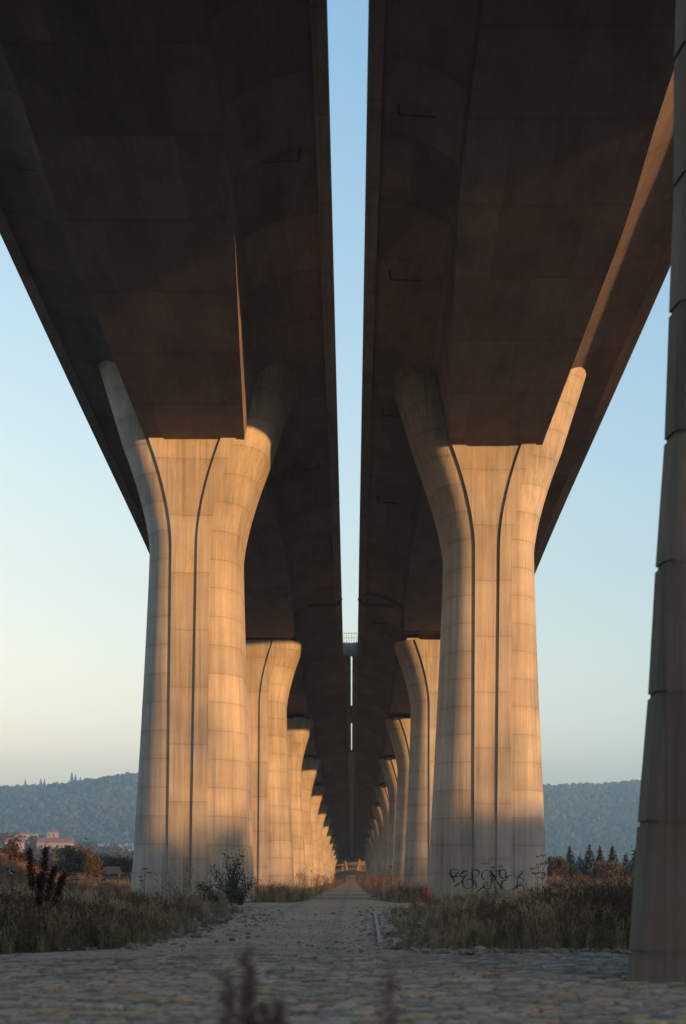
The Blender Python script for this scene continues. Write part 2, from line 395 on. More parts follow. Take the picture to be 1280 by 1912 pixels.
# foreground pier at the right edge
def fore_prof(z, zs):
    x = float(np.interp(z, [0, 1.95, 3.1, 4.87, 7, 9, 11.3, zs-5.1], [3.2, 3.345, 3.43, 3.55, 3.68, 3.74, 3.77, 4.1]))
    hw0 = 7.0 - x
    if z > zs - 5.1: hw0 = 2.9 + (pier_profile(z, zs)[0] - 2.38)
    return hw0, .9 + max(0, z-zs+5.1)*.25, .35
def fore_section_body(zs, ztop):
    zl = [-.3] + [1.48*k+.35+d_ for k in range(int((ztop-.5)/1.48)) for d_ in (-.03, -.027, .027, .03)] + [ztop]; V = []; n = 0
    for j_, z in enumerate(zl):
        hw, rc, rw = fore_prof(max(z, 0), zs); hw -= .028 if j_ % 4 in (2, 3) and 0 < j_ < len(zl)-1 else 0; hw += .014*((j_-1)//4 % 2)
        k = (z / 1.48) % 1; notch = 0
        sec = [(0, 0), (hw - .12, 0), (hw - .03, .1), (hw, .42), (hw - .3, .46), (hw - .9, 1.6), (hw - 1.4, 2.2)]
        sec = sec + [(-x, y) for x, y in sec[1:]][::-1]
        n = len(sec); V += [(x, y, z) for x, y in sec]
    m = MB(); m.add(V, [(i*n+k, i*n+(k+1) % n, (i+1)*n+(k+1) % n, (i+1)*n+k) for i in range(len(zl)-1) for k in range(n)])
    m.add(V[-n:], [tuple(range(n))]); return m
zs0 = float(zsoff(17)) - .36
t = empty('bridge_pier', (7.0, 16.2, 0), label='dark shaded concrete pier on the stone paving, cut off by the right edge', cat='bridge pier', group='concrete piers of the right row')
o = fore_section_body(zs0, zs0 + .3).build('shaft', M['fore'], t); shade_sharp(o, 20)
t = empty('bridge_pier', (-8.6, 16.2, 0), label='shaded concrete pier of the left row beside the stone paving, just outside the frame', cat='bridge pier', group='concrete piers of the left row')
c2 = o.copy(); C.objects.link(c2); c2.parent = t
# graffiti, traced as strokes on the real surface of the right pier
GP, gzs = PIERS['right', 1]
strokes = [
 [(262,645),(250,620),(238,590),(245,578),(270,570),(298,575),(302,592),(285,610),(258,632),(290,622),(325,622),(335,640),(325,662),(300,682),(270,698)],
 [(254,640),(262,622)], [(236,600),(256,640)], [(262,640),(272,665)],
 [(372,590),(352,582),(328,592),(315,610),(322,630),(345,622),(370,608),(352,622),(336,645),(330,675),(340,700),(365,716),(392,712),(410,692),(412,665),(398,645),(378,642),(364,655),(362,672)],
 [(400,585),(425,574),(452,580),(456,600),(438,625),(412,642),(424,660),(432,685),(434,710)], [(400,590),(404,620),(402,650)],
 [(500,640),(485,648),(474,630),(475,605),(492,582),(520,578),(545,598),(552,630),(548,670),(535,708)],
 [(540,575),(552,605),(572,640),(590,625),(602,595),(612,570)], [(555,600),(575,635)],
 [(612,575),(608,600),(612,628),(632,640),(652,628),(660,602),(655,580),(638,570),(618,578)], [(655,590),(656,640),(672,622),(700,612),(728,622),(742,648),(745,675),(732,700),(705,722),(670,732),(640,722),(622,700),(620,672),(640,652),(672,650)],
 [(770,582),(778,600),(760,615),(742,632),(765,632),(785,645),(792,658),(775,672),(755,680)],
 [(738,722),(736,705),(748,692),(768,686),(786,694),(792,712),(788,730)],
 [(438,748),(455,728),(480,708),(505,690),(518,668),(500,665),(484,680),(492,705),(515,722),(540,712)], [(575,640),(588,660),(610,690),(618,712),(622,735)], [(470,740),(500,735),(530,745)],
]
gm = MB(); gy0 = 76.0
for st in strokes:
    P = []
    for (a, b), (a2, b2) in zip(st[:-1], st[1:]):
        L = max(1, int(math.hypot(a2-a, b2-b) / 5))
        P += [(a + (a2-a)*k/L, b + (b2-b)*k/L) for k in range(L)]
    P.append(st[-1])
    for _ in range(2): P = [P[0]] + [tuple((P[i-1][j] + 2*P[i][j] + P[i+1][j]) / 4 for j in (0, 1)) for i in range(1, len(P)-1)] + [P[-1]]
    pts = []
    for a, b in P:
        q = at(780 + a/4, 1480 + b/4, 75.9); x = q.x - GP.location.x; z = q.z
        for _ in range(3):
            D = 76 + front_y(x, z, gzs); q = at(780 + a/4, 1480 + b/4, D); x = q.x - GP.location.x; z = q.z
        pts.append(Vector((x, 0, z)))
    vs = []
    for i, p in enumerate(pts):
        tt = (pts[min(i+1, len(pts)-1)] - pts[max(i-1, 0)]); tt = tt.normalized() if tt.length > 1e-6 else Vector((1, 0, 0))
        nn = Vector((-tt.z, 0, tt.x)) * (.026 + .012*math.sin(i*.21))
        for q in (p + nn, p - nn): vs.append((q.x, front_y(q.x, q.z, gzs) - .006, q.z))
    gm.add(vs, [(2*i, 2*i+1, 2*i+3, 2*i+2) for i in range(len(pts)-1)])
gm.build('graffiti', M['paint'], GP, label='black spray painted looping letters across the shaft')
# ------------------------------------------------------------------ cross pieces in the gap
def gap_walk(D, label):
    z = float(zedge(D)); t = empty('cross_walkway', (-.15, D, z), label=label, cat='walkway')
    m = MB(); m.box((-.68, -.5, -.25), (.72, .6, .9)); m.build('beam', M['rail'], t)
    m = MB()
    for x in np.linspace(-.6, .64, 6): m.box((x-.02, -.46, .9), (x+.02, -.42, 1.9))
    m.box((-.66, -.47, 1.86), (.7, -.41, 1.92)); m.box((-.66, -.47, 1.4), (.7, -.41, 1.44)); m.build('railing', M['rail'], t)
gap_walk(141.2, 'grey green cross walkway with a thin railing bridging the gap between the decks')
t = MB(); z = float(zedge(182)); t.box((-.25, -5, -.1), (.3, 5, 1.0)); t.build('cross_beam', M['edge'], loc=(0, 182, z), label='small dark cross beam interrupting the thin bright slit between the decks', cat='beam')
m = MB(); V = []; L_ = list(np.arange(214, 602, 6.0))
for D in L_:
    z = float(zedge(D)); V += [(-.42, D, z-.28), (.45, D, z-.28), (.45, D, z+.0), (-.42, D, z+.0)]
m.add(V, [(i*4+k, i*4+(k+1) % 4, (i+1)*4+(k+1) % 4, (i+1)*4+k) for i in range(len(L_)-1) for k in range(4)])
m.add(V[:4], [(0,1,2,3)]); m.build('cover_slab', M['rail'], label='long bluish strip covering the slit between the far decks', cat='cover strip')
# ------------------------------------------------------------------ ground, track, paving
def gz(x, y):
    x = np.asarray(x, float); y = np.asarray(y, float)
    z = (fbm(x*.15, y*.15, 3) - .47) * .35 * np.clip((np.abs(x + .8) - 2.5) / 3, .12, 1) * np.clip((y - 22) / 8, .0, 1)
    # earth bank on the far left and the mound where the bridge reaches the slope
    z = z + 3.9 * np.exp(-((x + 29) / 7.5)**2 - ((y - 92) / 16)**2)
    z = z + 3.0 * np.clip((y - 430) / 70, 0, 1)**1.2 * np.exp(-(x / 26)**4) * (y < 1500) + 1.2 * np.exp(-((x) / 4.5)**2 - ((y - 505) / 25)**2)
    return z
xs = np.concatenate([np.linspace(-3200, -160, 24), np.linspace(-150, -45, 22), np.arange(-44, 44, .8), np.linspace(45, 150, 22), np.linspace(160, 3200, 24)])
ys = np.concatenate([np.linspace(-400, 0, 12), np.arange(3, 140, 1.0), np.arange(142, 620, 6.0), np.geomspace(625, 2900, 26)])
X, Y = np.meshgrid(xs, ys); Z = gz(X, Y)
def gridq(nx, ny):
    i = np.arange(nx*ny).reshape(ny, nx); return np.stack([i[:-1,:-1], i[:-1,1:], i[1:,1:], i[1:,:-1]], -1).reshape(-1, 4)
npmesh('ground', np.stack([X, Y, Z], -1).reshape(-1, 3), gridq(len(xs), len(ys)), M['ground'], smooth=True, kind='structure')
# track: strip following the photo's edges
rows = []
for D in np.concatenate([np.arange(21.5, 90, .5), np.arange(90, 480, 4.0)]):
    l = float(np.interp(D, [21, 24, 35, 48, 56, 60, 62, 67, 69, 80, 480], [-6.5, -4.2, -3.6, -3.9, -4.6, -7, -24, -24, -3.2, -2.6, -2.0]))
    r = float(np.interp(D, [21, 24, 48, 56, 60, 62, 67, 69, 80, 480], [3, 1.0, 1.2, 1.6, 3, 18, 18, 2.2, 1.3, 1.3]))
    j = (float(vnoise(D*.5, 1, 5)) - .5) * .6; l += j; r -= (float(vnoise(D*.6, 7, 6)) - .5) * .5
    for k in range(17):
        x = l + (r-l)*k/16; rows.append((x, D, float(gz(x, D)) + .03 - .05*(k in (0, 16)) + .02*(float(fbm(x*1.5, D*.7, 9))-.5)))
npmesh('dirt_track', rows, gridq(17, len(rows)//17), M['road'], smooth=True, kind='structure')
# rough stone paving, one raised stone per cell
px_, py_ = np.arange(-9, 9.01, .028), np.arange(9.5, 22.7, .024)
X, Y = np.meshgrid(px_, py_); cs = .25
u, v = X/cs, Y/(cs*1.0); iu, iv = np.floor(u).astype(np.int64), np.floor(v).astype(np.int64)
d1 = np.full(X.shape, 9.); d2 = np.full(X.shape, 9.); idn = np.zeros(X.shape)
for a in (-1, 0, 1):
    for b in (-1, 0, 1):
        ju, jv = iu+a, iv+b; cu = ju+.5+(_h(ju, jv, 1)-.5)*.8; cv = jv+.5+(_h(ju, jv, 2)-.5)*.8
        d = np.hypot((u-cu)*(.8+.35*_h(ju, jv, 8)), v-cv); new = d < d1
        d2 = np.where(new, d1, np.minimum(d2, d)); idn = np.where(new, _h(ju, jv, 3), idn); d1 = np.where(new, d, d1)
gap = np.clip((d2-d1)/.16, 0, 1); sh = gap**.5
tilt = (fbm(X*2.2, Y*2.2, 21)-.47)*.05
edgef = np.clip((22.4 - Y + (vnoise(X*.8, 1, 4)-.5)*1.6) / .8, 0, 1)
Z = .0 + (sh*(.022 + .045*idn) + tilt + (fbm(X*9, Y*9, 30)-.47)*.022) * edgef - .05*(1-edgef) + (fbm(X*.3, Y*.3, 40)-.47)*.10
base = np.stack([.18+.16*idn, .16+.125*idn, .14+.09*idn], -1)
oc = (_h((idn*9999).astype(np.int64), 5, 5) > .72)[..., None]; base = np.where(oc, base*np.array([1.15, .98, .78]), base)
dirt = np.array([.045, .042, .032]); col = base*gap[..., None]**.6 + dirt*(1-gap[..., None]**.6)
col *= (.75 + .5*fbm(X*1.2, Y*1.2, 50))[..., None]
npmesh('stone_paving', np.stack([X, Y, Z], -1).reshape(-1, 3), gridq(len(px_), len(py_)), M['stone'], col=col.reshape(-1, 3), smooth=True, kind='structure')
# ------------------------------------------------------------------ scatter engine
def blob_template(n=1, seed=0):
    r = np.random.default_rng(seed); t = (1+5**.5)/2
    v = np.array([(-1,t,0),(1,t,0),(-1,-t,0),(1,-t,0),(0,-1,t),(0,1,t),(0,-1,-t),(0,1,-t),(t,0,-1),(t,0,1),(-t,0,-1),(-t,0,1)], float)/1.9
    f = np.array([(0,11,5),(0,5,1),(0,1,7),(0,7,10),(0,10,11),(1,5,9),(5,11,4),(11,10,2),(10,7,6),(7,1,8),(3,9,4),(3,4,2),(3,2,6),(3,6,8),(3,8,9),(4,9,5),(2,4,11),(6,2,10),(8,6,7),(9,8,1)])
    return v*(1+r.uniform(-.38, .38, (12, 1))), f
def scatter(templates, pos, size, rot, col, jitter=None):
    """merge instances of (V,F,C) templates; returns V,F,col arrays"""
    Vs, Fs, Cs = [], [], []; b = 0; which = RNG.integers(0, len(templates), len(pos))
    for ti, tp in enumerate(templates):
        idx = np.where(which == ti)[0]
        if not len(idx): continue
        v, f = tp[0], tp[1]; tc = tp[2] if len(tp) > 2 else np.ones((len(v), 3))
        c_, s_ = np.cos(rot[idx])[:, None], np.sin(rot[idx])[:, None]; sz = size[idx]; sz = sz if sz.ndim == 2 else np.repeat(sz[:, None], 3, 1)
        vx, vy, vz = v[:, 0][None]*sz[:, :1], v[:, 1][None]*sz[:, 1:2], v[:, 2][None]*sz[:, 2:3]
        P = np.stack([vx*c_-vy*s_, vx*s_+vy*c_, vz], -1) + pos[idx][:, None, :]
        Vs.append(P.reshape(-1, 3)); Cs.append((col[idx][:, None, :]*tc[None]).reshape(-1, 3))
        Fs.append((f[None] + (np.arange(len(idx))*len(v))[:, None, None]).reshape(-1, f.shape[1]) + b); b += len(idx)*len(v)
    return np.concatenate(Vs), np.concatenate(Fs), np.concatenate(Cs)
def blade(p0, p1, w, bend, r):
    """tapering bent strip, 2 quads"""
    p0 = np.array(p0, float); p1 = np.array(p1, float); mid = (p0+p1)/2 + np.array(bend)
    a = r.uniform(0, math.pi); s = np.array([math.cos(a), math.sin(a), 0])*w/2
    return [p0-s, p0+s, mid+s*.7, mid-s*.7, p1+s*.15, p1-s*.15], [(0,1,2,3), (3,2,4,5)]
class TB:
    def __init__(s, seed): s.r = np.random.default_rng(seed); s.v = []; s.f = []; s.c = []
    def add(s, v, f, c): b = len(s.v); s.v += [list(p) for p in v]; s.f += [tuple(i+b for i in q) for q in f]; s.c += [c]*len(v)
    def stem(s, p0, p1, w, c, bend=(0, 0, 0)):
        v, f = blade(p0, p1, w, bend, s.r); s.add(v, f, c)
        p0 = np.array(p0, float); v, f = blade(p0, p1, w, bend, s.r); s.add(v, f, c)
    def leaf(s, p, d, l, w, c):
        d = np.array(d, float); d /= np.linalg.norm(d)+1e-9; a = s.r.normal(size=3); n = np.cross(d, a); n /= np.linalg.norm(n)+1e-9
        p = np.array(p, float); s.add([p, p+d*l*.5+n*w/2, p+d*l, p+d*l*.5-n*w/2], [(0,1,2,3)], c)
    def get(s): return np.array(s.v), np.array(s.f), np.array(s.c)
def grass_tuft(seed, h=1.0, n=22, spread=.22):
    t = TB(seed); r = t.r
    for i in range(n):
        a = r.uniform(0, 6.28); rr = r.uniform(0, spread); p = (rr*math.cos(a), rr*math.sin(a), -.03); l = h*r.uniform(.45, 1)
        e = (p[0]+r.normal()*.13*l, p[1]+r.normal()*.13*l, l); t.stem(p, e, .012, (1, 1, 1), (r.normal()*.03, r.normal()*.03, 0)) if i % 3 == 0 else t.add(*blade(p, e, .016, (r.normal()*.04, r.normal()*.04, .03), r), (.9, .95, .8))
        if i % 3 == 0:
            for k in range(7): z = l*(.78+.2*k/7); t.leaf((p[0]+(e[0]-p[0])*z/l, p[1]+(e[1]-p[1])*z/l, z), (r.normal()*.5, r.normal()*.5, 1), .06, .022, (1.25, 1.15, 1.0))
    return t.get()
def brown_weed(seed, h=1.2):
    t = TB(seed); r = t.r
    for s in range(3):
        a = r.uniform(0, 6.28); p = np.array([math.cos(a)*.12, math.sin(a)*.12, -.03]); l = h*r.uniform(.65, 1.05); e = p+np.array([r.normal()*.1, r.normal()*.1, l])
        t.stem(p, e, .014, (.8, .75, .7))
        for k in range(9):
            z = r.uniform(.35, 1); q = p+(e-p)*z; d = np.array([r.normal()*.8, r.normal()*.8, .9]); d /= np.linalg.norm(d); L = .22*(1.25-z)+.06
            t.add(*blade(q, q+d*L, .008, (0, 0, 0), r), (.8, .75, .7))
            for j in range(5): t.leaf(q+d*L*(.7+.1*j), r.normal(size=3), .035, .03, (.75, .6, .55))
        for k in range(10): z = r.uniform(.1, .8); q = p+(e-p)*z; t.leaf(q, (r.normal(), r.normal(), -.3), .09, .03, (1.0, .9, .7))
    return t.get()
def green_weed(seed, h=.8):
    t = TB(seed); r = t.r
    for s in range(5):
        a = r.uniform(0, 6.28); p = np.array([math.cos(a)*.15, math.sin(a)*.15, -.03]); l = h*r.uniform(.5, 1); e = p+np.array([r.normal()*.15, r.normal()*.15, l])
        t.add(*blade(p, e, .012, (0, 0, 0), r), (.8, .8, .6))
        for k in range(15): z = r.uniform(.15, 1); q = p+(e-p)*z; t.leaf(q, (r.normal(), r.normal(), .4), .08, .035, (1, 1, 1)*r.uniform(.7, 1.3) if False else (1, 1.05, .9))
    return t.get()
def umbel(seed, h=1.5):
    t = TB(seed); r = t.r; e = np.array([r.normal()*.06, r.normal()*.06, h]); t.stem((0, 0, -.03), e, .03, (.8, .75, .7))
    heads = [e]
    for k in range(4):
        z = .6+.09*k; q = e*z; a = r.uniform(0, 6.28); q2 = q+np.array([math.cos(a)*.17, math.sin(a)*.17, .22]); t.stem(q, q2, .018, (.8, .75, .7)); heads.append(q2)
    for hd in heads:
        for k in range(12):
            a = k*.52; d = np.array([math.cos(a)*.07, math.sin(a)*.07, .06]); t.add(*blade(hd, hd+d, .005, (0, 0, 0), r), (.7, .65, .6))
            for j in range(3): t.leaf(hd+d, r.normal(size=3)+[0, 0, .5], .03, .025, (.7, .6, .55))
    return t.get()
def allowed(x, y):
    l = np.interp(y, [21, 22.6, 24, 26, 40, 53, 57, 60, 61.5, 67.5, 69, 80, 480], [-9, -6, -4.0, -3.6, -3.5, -4.0, -5.2, -30, -60, -60, -3.0, -2.2, -1.9])
    r = np.interp(y, [21, 24, 48, 56, 60, 61.5, 67.5, 69, 80, 480], [.7, .85, 1.4, 1.9, 3, 60, 60, 2.2, 1.3, 1.3])
    ok = (x < l + (vnoise(y*.7, 3, 2)-.5)*.7) | (x > r + (vnoise(y*.7, 9, 2)-.5)*.7)
    ok &= y > 22.3 + (vnoise(x*.6, 2, 4)-.5)*1.2
    return ok
def weedpos(n, dmin, dmax, power=1.0):
    u = RNG.uniform(0, 1, n); y = dmin*(dmax/dmin)**u if power else dmin+(dmax-dmin)*u
    x = RNG.uniform(-1.06, 1.0, n)*(y*.262)+.0*y
    ok = allowed(x, y)
    for (rw, i), (t_, _) in PIERS.items():
        ok &= ~((np.abs(x-t_.location.x) < 3.3) & (y > t_.location.y-.1) & (y < t_.location.y+4.2))
    x, y = x[ok], y[ok]; return np.stack([x, y, gz(x, y)], -1)
def tint(n, a, b, j=.12):
    t_ = RNG.uniform(0, 1, (n, 1)); return (np.array(a)*(1-t_)+np.array(b)*t_)*(1+RNG.uniform(-j, j, (n, 1)))
def patchy(P, s, lo, hi): return np.clip(lo+(hi-lo)*fbm(P[:, 0]*.35, P[:, 1]*.22, s)*1.3, .3, 3)
def lay(name, temps, P, size, a, b, label):
    V, Q, K = scatter(temps, P, size, RNG.uniform(0, 6.28, len(P)), tint(len(P), a, b)); npmesh(name, V, Q, M['leaf'], col=K, label=label, cat='vegetation', kind='stuff')
def edgeh(P):
    return .86*edgeh0(P)*np.where(P[:, 1] < 76, np.interp((P[:, 0]*F/P[:, 1]+VX), [0, 200, 300, 480, 700, 830, 960, 1040, 1200], [1.0, .95, .75, .7, .6, .62, .75, 1.0, 1.05]), 1.0)
def edgeh0(P): # lower plants along the near margin and beside the track
    e = np.clip((P[:, 1]-22.0)/3.0, .35, 1); r = np.where(P[:, 0] > 0, np.clip((P[:, 0]-.9)/2.2, .45, 1), np.clip((-P[:, 0]-2.9)/2.2, .4, 1))
    return e*np.where(P[:, 1] < 68, r, np.clip((np.abs(P[:, 0]+.3)-1.5)/2, .5, 1))
P = weedpos(5200, 22, 150); lay('dry_grass', [grass_tuft(i) for i in range(6)], P, patchy(P, 61, .45, 1.35)*edgeh(P), (.22, .175, .125), (.38, .30, .21), 'dry straw coloured grass growing thickly around the piers')
P = weedpos(3600, 22, 110); lay('brown_weeds', [brown_weed(20+i) for i in range(6)], P, patchy(P, 62, .4, 1.25)*edgeh(P), (.105, .085, .066), (.175, .138, .105), 'withered reddish brown weeds standing among the grass')
P = weedpos(3600, 22, 95); lay('green_undergrowth', [green_weed(40+i) for i in range(6)], P, patchy(P, 63, .3, 1.2)*edgeh(P), (.05, .075, .025), (.10, .12, .04), 'low green undergrowth along the foot of the weeds')
P = weedpos(2600, 120, 480); P = P[np.abs(P[:, 0]) < 60]; lay('distant_scrub', [grass_tuft(70+i, 1.0, 12, .8) for i in range(3)]+[brown_weed(80+i) for i in range(3)], P, RNG.uniform(1.0, 1.9, len(P)), (.20, .13, .09), (.32, .20, .12), 'sunlit reddish scrub filling the ground between the far piers')
n_ = 1500; P = np.stack([RNG.normal(-27, 6.5, n_), RNG.normal(88, 12, n_), np.zeros(n_)], -1); P[:, 2] = gz(P[:, 0], P[:, 1])
lay('bank_grass', [grass_tuft(110+i, .8, 16, .4) for i in range(3)]+[brown_weed(120+i, .9) for i in range(2)], P, RNG.uniform(.7, 1.2, n_), (.19, .13, .09), (.30, .205, .135), 'rusty dry growth covering the earth bank at the far left')
# stones beside the track
bt = [blob_template(1, i) for i in range(6)]
def stones(n, fx, fy, s0, s1, label, name='rubble_stones'):
    y = fy(n); x = fx(y); s = RNG.uniform(s0, s1, n)*RNG.uniform(.5, 1, n); P = np.stack([x, y, gz(x, y)+.03+s*.15], -1)
    V, Q, K = scatter(bt, P, np.stack([s, s*.8, s*.55], -1), RNG.uniform(0, 6.28, n), tint(n, (.12, .105, .095), (.29, .25, .215), .2)); npmesh(name, V, Q, M['stone'], col=K, label=label, cat='rubble', kind='stuff')
stones(420, lambda y: np.interp(y, [23, 30, 45, 60], [-4.3, -3.5, -3.5, -4.7])+RNG.normal(0, .9, len(y)), lambda n: RNG.uniform(23, 60, n), .04, .13, 'pale rubble stones along the left side of the dirt track')
stones(420, lambda y: np.interp(y, [23, 50], [.9, 1.5])+RNG.normal(0, .7, len(y)), lambda n: RNG.uniform(22.5, 58, n), .04, .11, 'pale rubble stones along the right side of the dirt track')
stones(500, lambda y: RNG.uniform(1, 7, len(y)), lambda n: RNG.normal(22.6, .3, n), .04, .12, 'small stones where the paving meets the weeds')
stones(3500, lambda y: RNG.uniform(-4, 1.3, len(y)), lambda n: 22*(60/22)**RNG.uniform(0, 1, n), .008, .03, 'loose grit scattered over the dirt track', 'track_gravel')
# concrete strips
m = MB(); 
for y0, y1 in ((24.6, 33.8), (33.95, 43), (43.1, 49)): m.box((-.035, y0-24.6, -.1), (.035, y1-24.6, .10))
o = m.build('edging_strip', M['curb'], loc=(.50, 24.6, 0), label='pale concrete edging strip running along the right side of the track', cat='kerb'); o.rotation_euler = (0, 0, -.012)
for y, lb in ((82, 'nearer pale concrete bar lying across the dirt track'), (98, 'farther pale concrete bar lying across the dirt track')):
    m = MB(); m.box((-2.2, 0, -.1), (1.5, .35, .13)); m.build('cross_kerb', M['curb'], loc=(0, y, 0), label=lb, cat='kerb', group='concrete bars across the track')
# red marker post
q = at(796, 1686, 70); t = empty('marker_post', (q.x, 70, 0), label='short red marker post in the weeds at the left foot of the graffiti pier', cat='marker post')
m = MB(); m.tube([(0, 0, -.1), (0, 0, .62), (0, 0, .66)], [.10, .10, .09], 12); m.build('post', M['red'], t, True)
m = MB(); m.tube([(0, 0, .66), (0, 0, .72), (0, 0, .75)], [.115, .115, .04], 12); m.build('cap', M['red'], t, True)
# ------------------------------------------------------------------ named plants
def leafy_shrub(loc, h, w, nb, seed, label, col=(.035, .062, .034), ls=.10):
    r = np.random.default_rng(seed); t = empty('leafy_shrub', loc, label=label, cat='shrub'); st = MB(); tb = TB(seed)
    for i in range(nb):
        a = r.uniform(0, 6.28); L = h*r.uniform(.55, 1); e = np.array([math.cos(a)*w*r.uniform(.2, 1), math.sin(a)*w*.6, L])
        pts = [np.array([0, 0, -.05])+e*k/6+np.array([0, 0, 1])*.0+np.array([math.cos(a), math.sin(a), 0])*-.1*math.sin(k/6*3.1)*w for k in range(7)]
        st.tube(pts, [.02*(1-k/8) for k in range(7)], 5)
        for k in range(80):
            z = r.uniform(.15, 1); q = pts[min(5, int(z*6))]*(1-(z*6 % 1))+pts[min(6, int(z*6)+1)]*(z*6 % 1)+r.normal(size=3)*.09*w
            g = r.uniform(.6, 1.4); tb.leaf(q, (r.normal(), r.normal(), .5), ls*r.uniform(.7, 1.3), ls*.6, tuple(g*c_ for c_ in col))
    st.build('stem', M['bark'], t); V, Q, K = tb.get(); npmesh('foliage', V, Q, M['leaf'], t, col=K)
    return t
q = at(432, 1700, 60); leafy_shrub((q.x, 60, 0), 2.5, 1.2, 17, 5, 'dark green leafy shrub in front of the right foot of the nearest left pier')
q = at(448, 1700, 62); leafy_shrub((q.x, 62, 0), 1.35, 1.0, 16, 7, 'lower dense shrub at the right foot of the nearest left pier', (.035, .06, .03), .09)
q = at(400, 1710, 54); leafy_shrub((q.x, 54, 0), 1.2, 1.2, 16, 8, 'low green bush left of the taller shrub by the track', (.04, .065, .028), .08)
q = at(340, 1700, 56); leafy_shrub((q.x, 56, 0), 1.9, 1.6, 7, 6, 'thin straggling shrub with arching twigs before the nearest left pier', (.035, .05, .03), .06)
def dock(loc, h, n, seed, label, col, heads=1.0, thick=.022, lean=None):
    r = np.random.default_rng(seed); t = empty('dock_plant', loc, label=label, cat='plant', group='tall seeding dock plants'); st = MB(); tb = TB(seed)
    for i in range(n):
        lx, ly, L = (lean[i] if lean else (r.normal()*.12, r.normal()*.1, r.uniform(.7, 1)))
        e = np.array([lx*h, ly*h, L*h]); pts = [np.array([i*.02, 0, -.05])+e*(k/8)+np.array([lx*.1*h*(k/8)**2, 0, 0]) for k in range(9)]
        st.tube(pts, [.006*(1.3-k/9) for k in range(9)], 5)
        for k in range(int(260*heads)):
            z = r.uniform(.52, 1)**.8; f = z*8; a = min(7, int(f)); q = pts[a]*(1-(f-a))+pts[a+1]*(f-a)
            rad = thick*(1.25-abs(z-.75)*2)
            q = q+r.normal(size=3)*rad; g = r.uniform(.6, 1.4); tb.leaf(q, r.normal(size=3), .018+thick*.35, .014+thick*.25, tuple(g*c_ for c_ in col))
    V, Q, K = tb.get(); npmesh('seed_head', V, Q, M['leaf'], t, col=K)
    st.build('stem', M['bark'], t); return t
q = at(68, 1700, 27)
dock((q.x, 27, 0), 1.85, 5, 11, 'tall dark reddish dock plant with upright seed spikes at the far left', (.055, .028, .026), 5.0, .036, [(-.07, 0, .98), (.08, 0, 1.0), (.14, 0, .78), (-.01, .02, .7), (.22, 0, .72)])
q = at(436, 1912, 4.2)
dock((q.x, 4.2, 0), 1.0, 7, 12, 'blurred reddish dock plant closest to the camera at the bottom left of centre', (.19, .13, .12), 1.0, .013, [(-.018, .0, .97), (.018, .03, .99), (.0, 0, 1.04), (.03, -.02, .88), (-.014, .03, .84), (.036, 0, .80), (.010, .0, .90)])
q = at(722, 1912, 5.0)
dock((q.x, 5.0, 0), .98, 1, 13, 'blurred thin dock plant close to the camera at the bottom right of centre', (.2, .125, .115), .5, .016, [(.01, 0, .97), (-.015, .02, .85)])
um = []
for i, (px, D, h, lb) in enumerate([(912, 52, 1.75, 'tall dark umbel stalk standing below the graffiti'), (925, 44, 1.5, 'shorter dark umbel stalk just in front of the one below the graffiti'), (1012, 46, 1.95, 'tallest dark umbel stalk at the right foot of the graffiti pier'), (1000, 40, 1.5, 'dark umbel stalk in front of the right foot of the graffiti pier'),
        (268, 50, 1.55, 'dark umbel stalk before the left foot of the nearest left pier'), (730, 90, 1.9, 'lone umbel stalk by the second right pier'), (185, 44, 1.35, 'umbel stalk in the weeds left of the nearest left pier'), (130, 36, 1.35, 'umbel stalk in the left weeds right of the dock plant')]):
    V, Q, K = umbel(100+i, h); P = at(px, 1700, D)
    npmesh('umbel_stalk', V, Q, M['leaf'], col=K*np.array([.075, .05, .045])*1.3, loc=(P.x, D, float(gz(P.x, D))), label=lb, cat='plant', group='dark umbel stalks above the weeds')
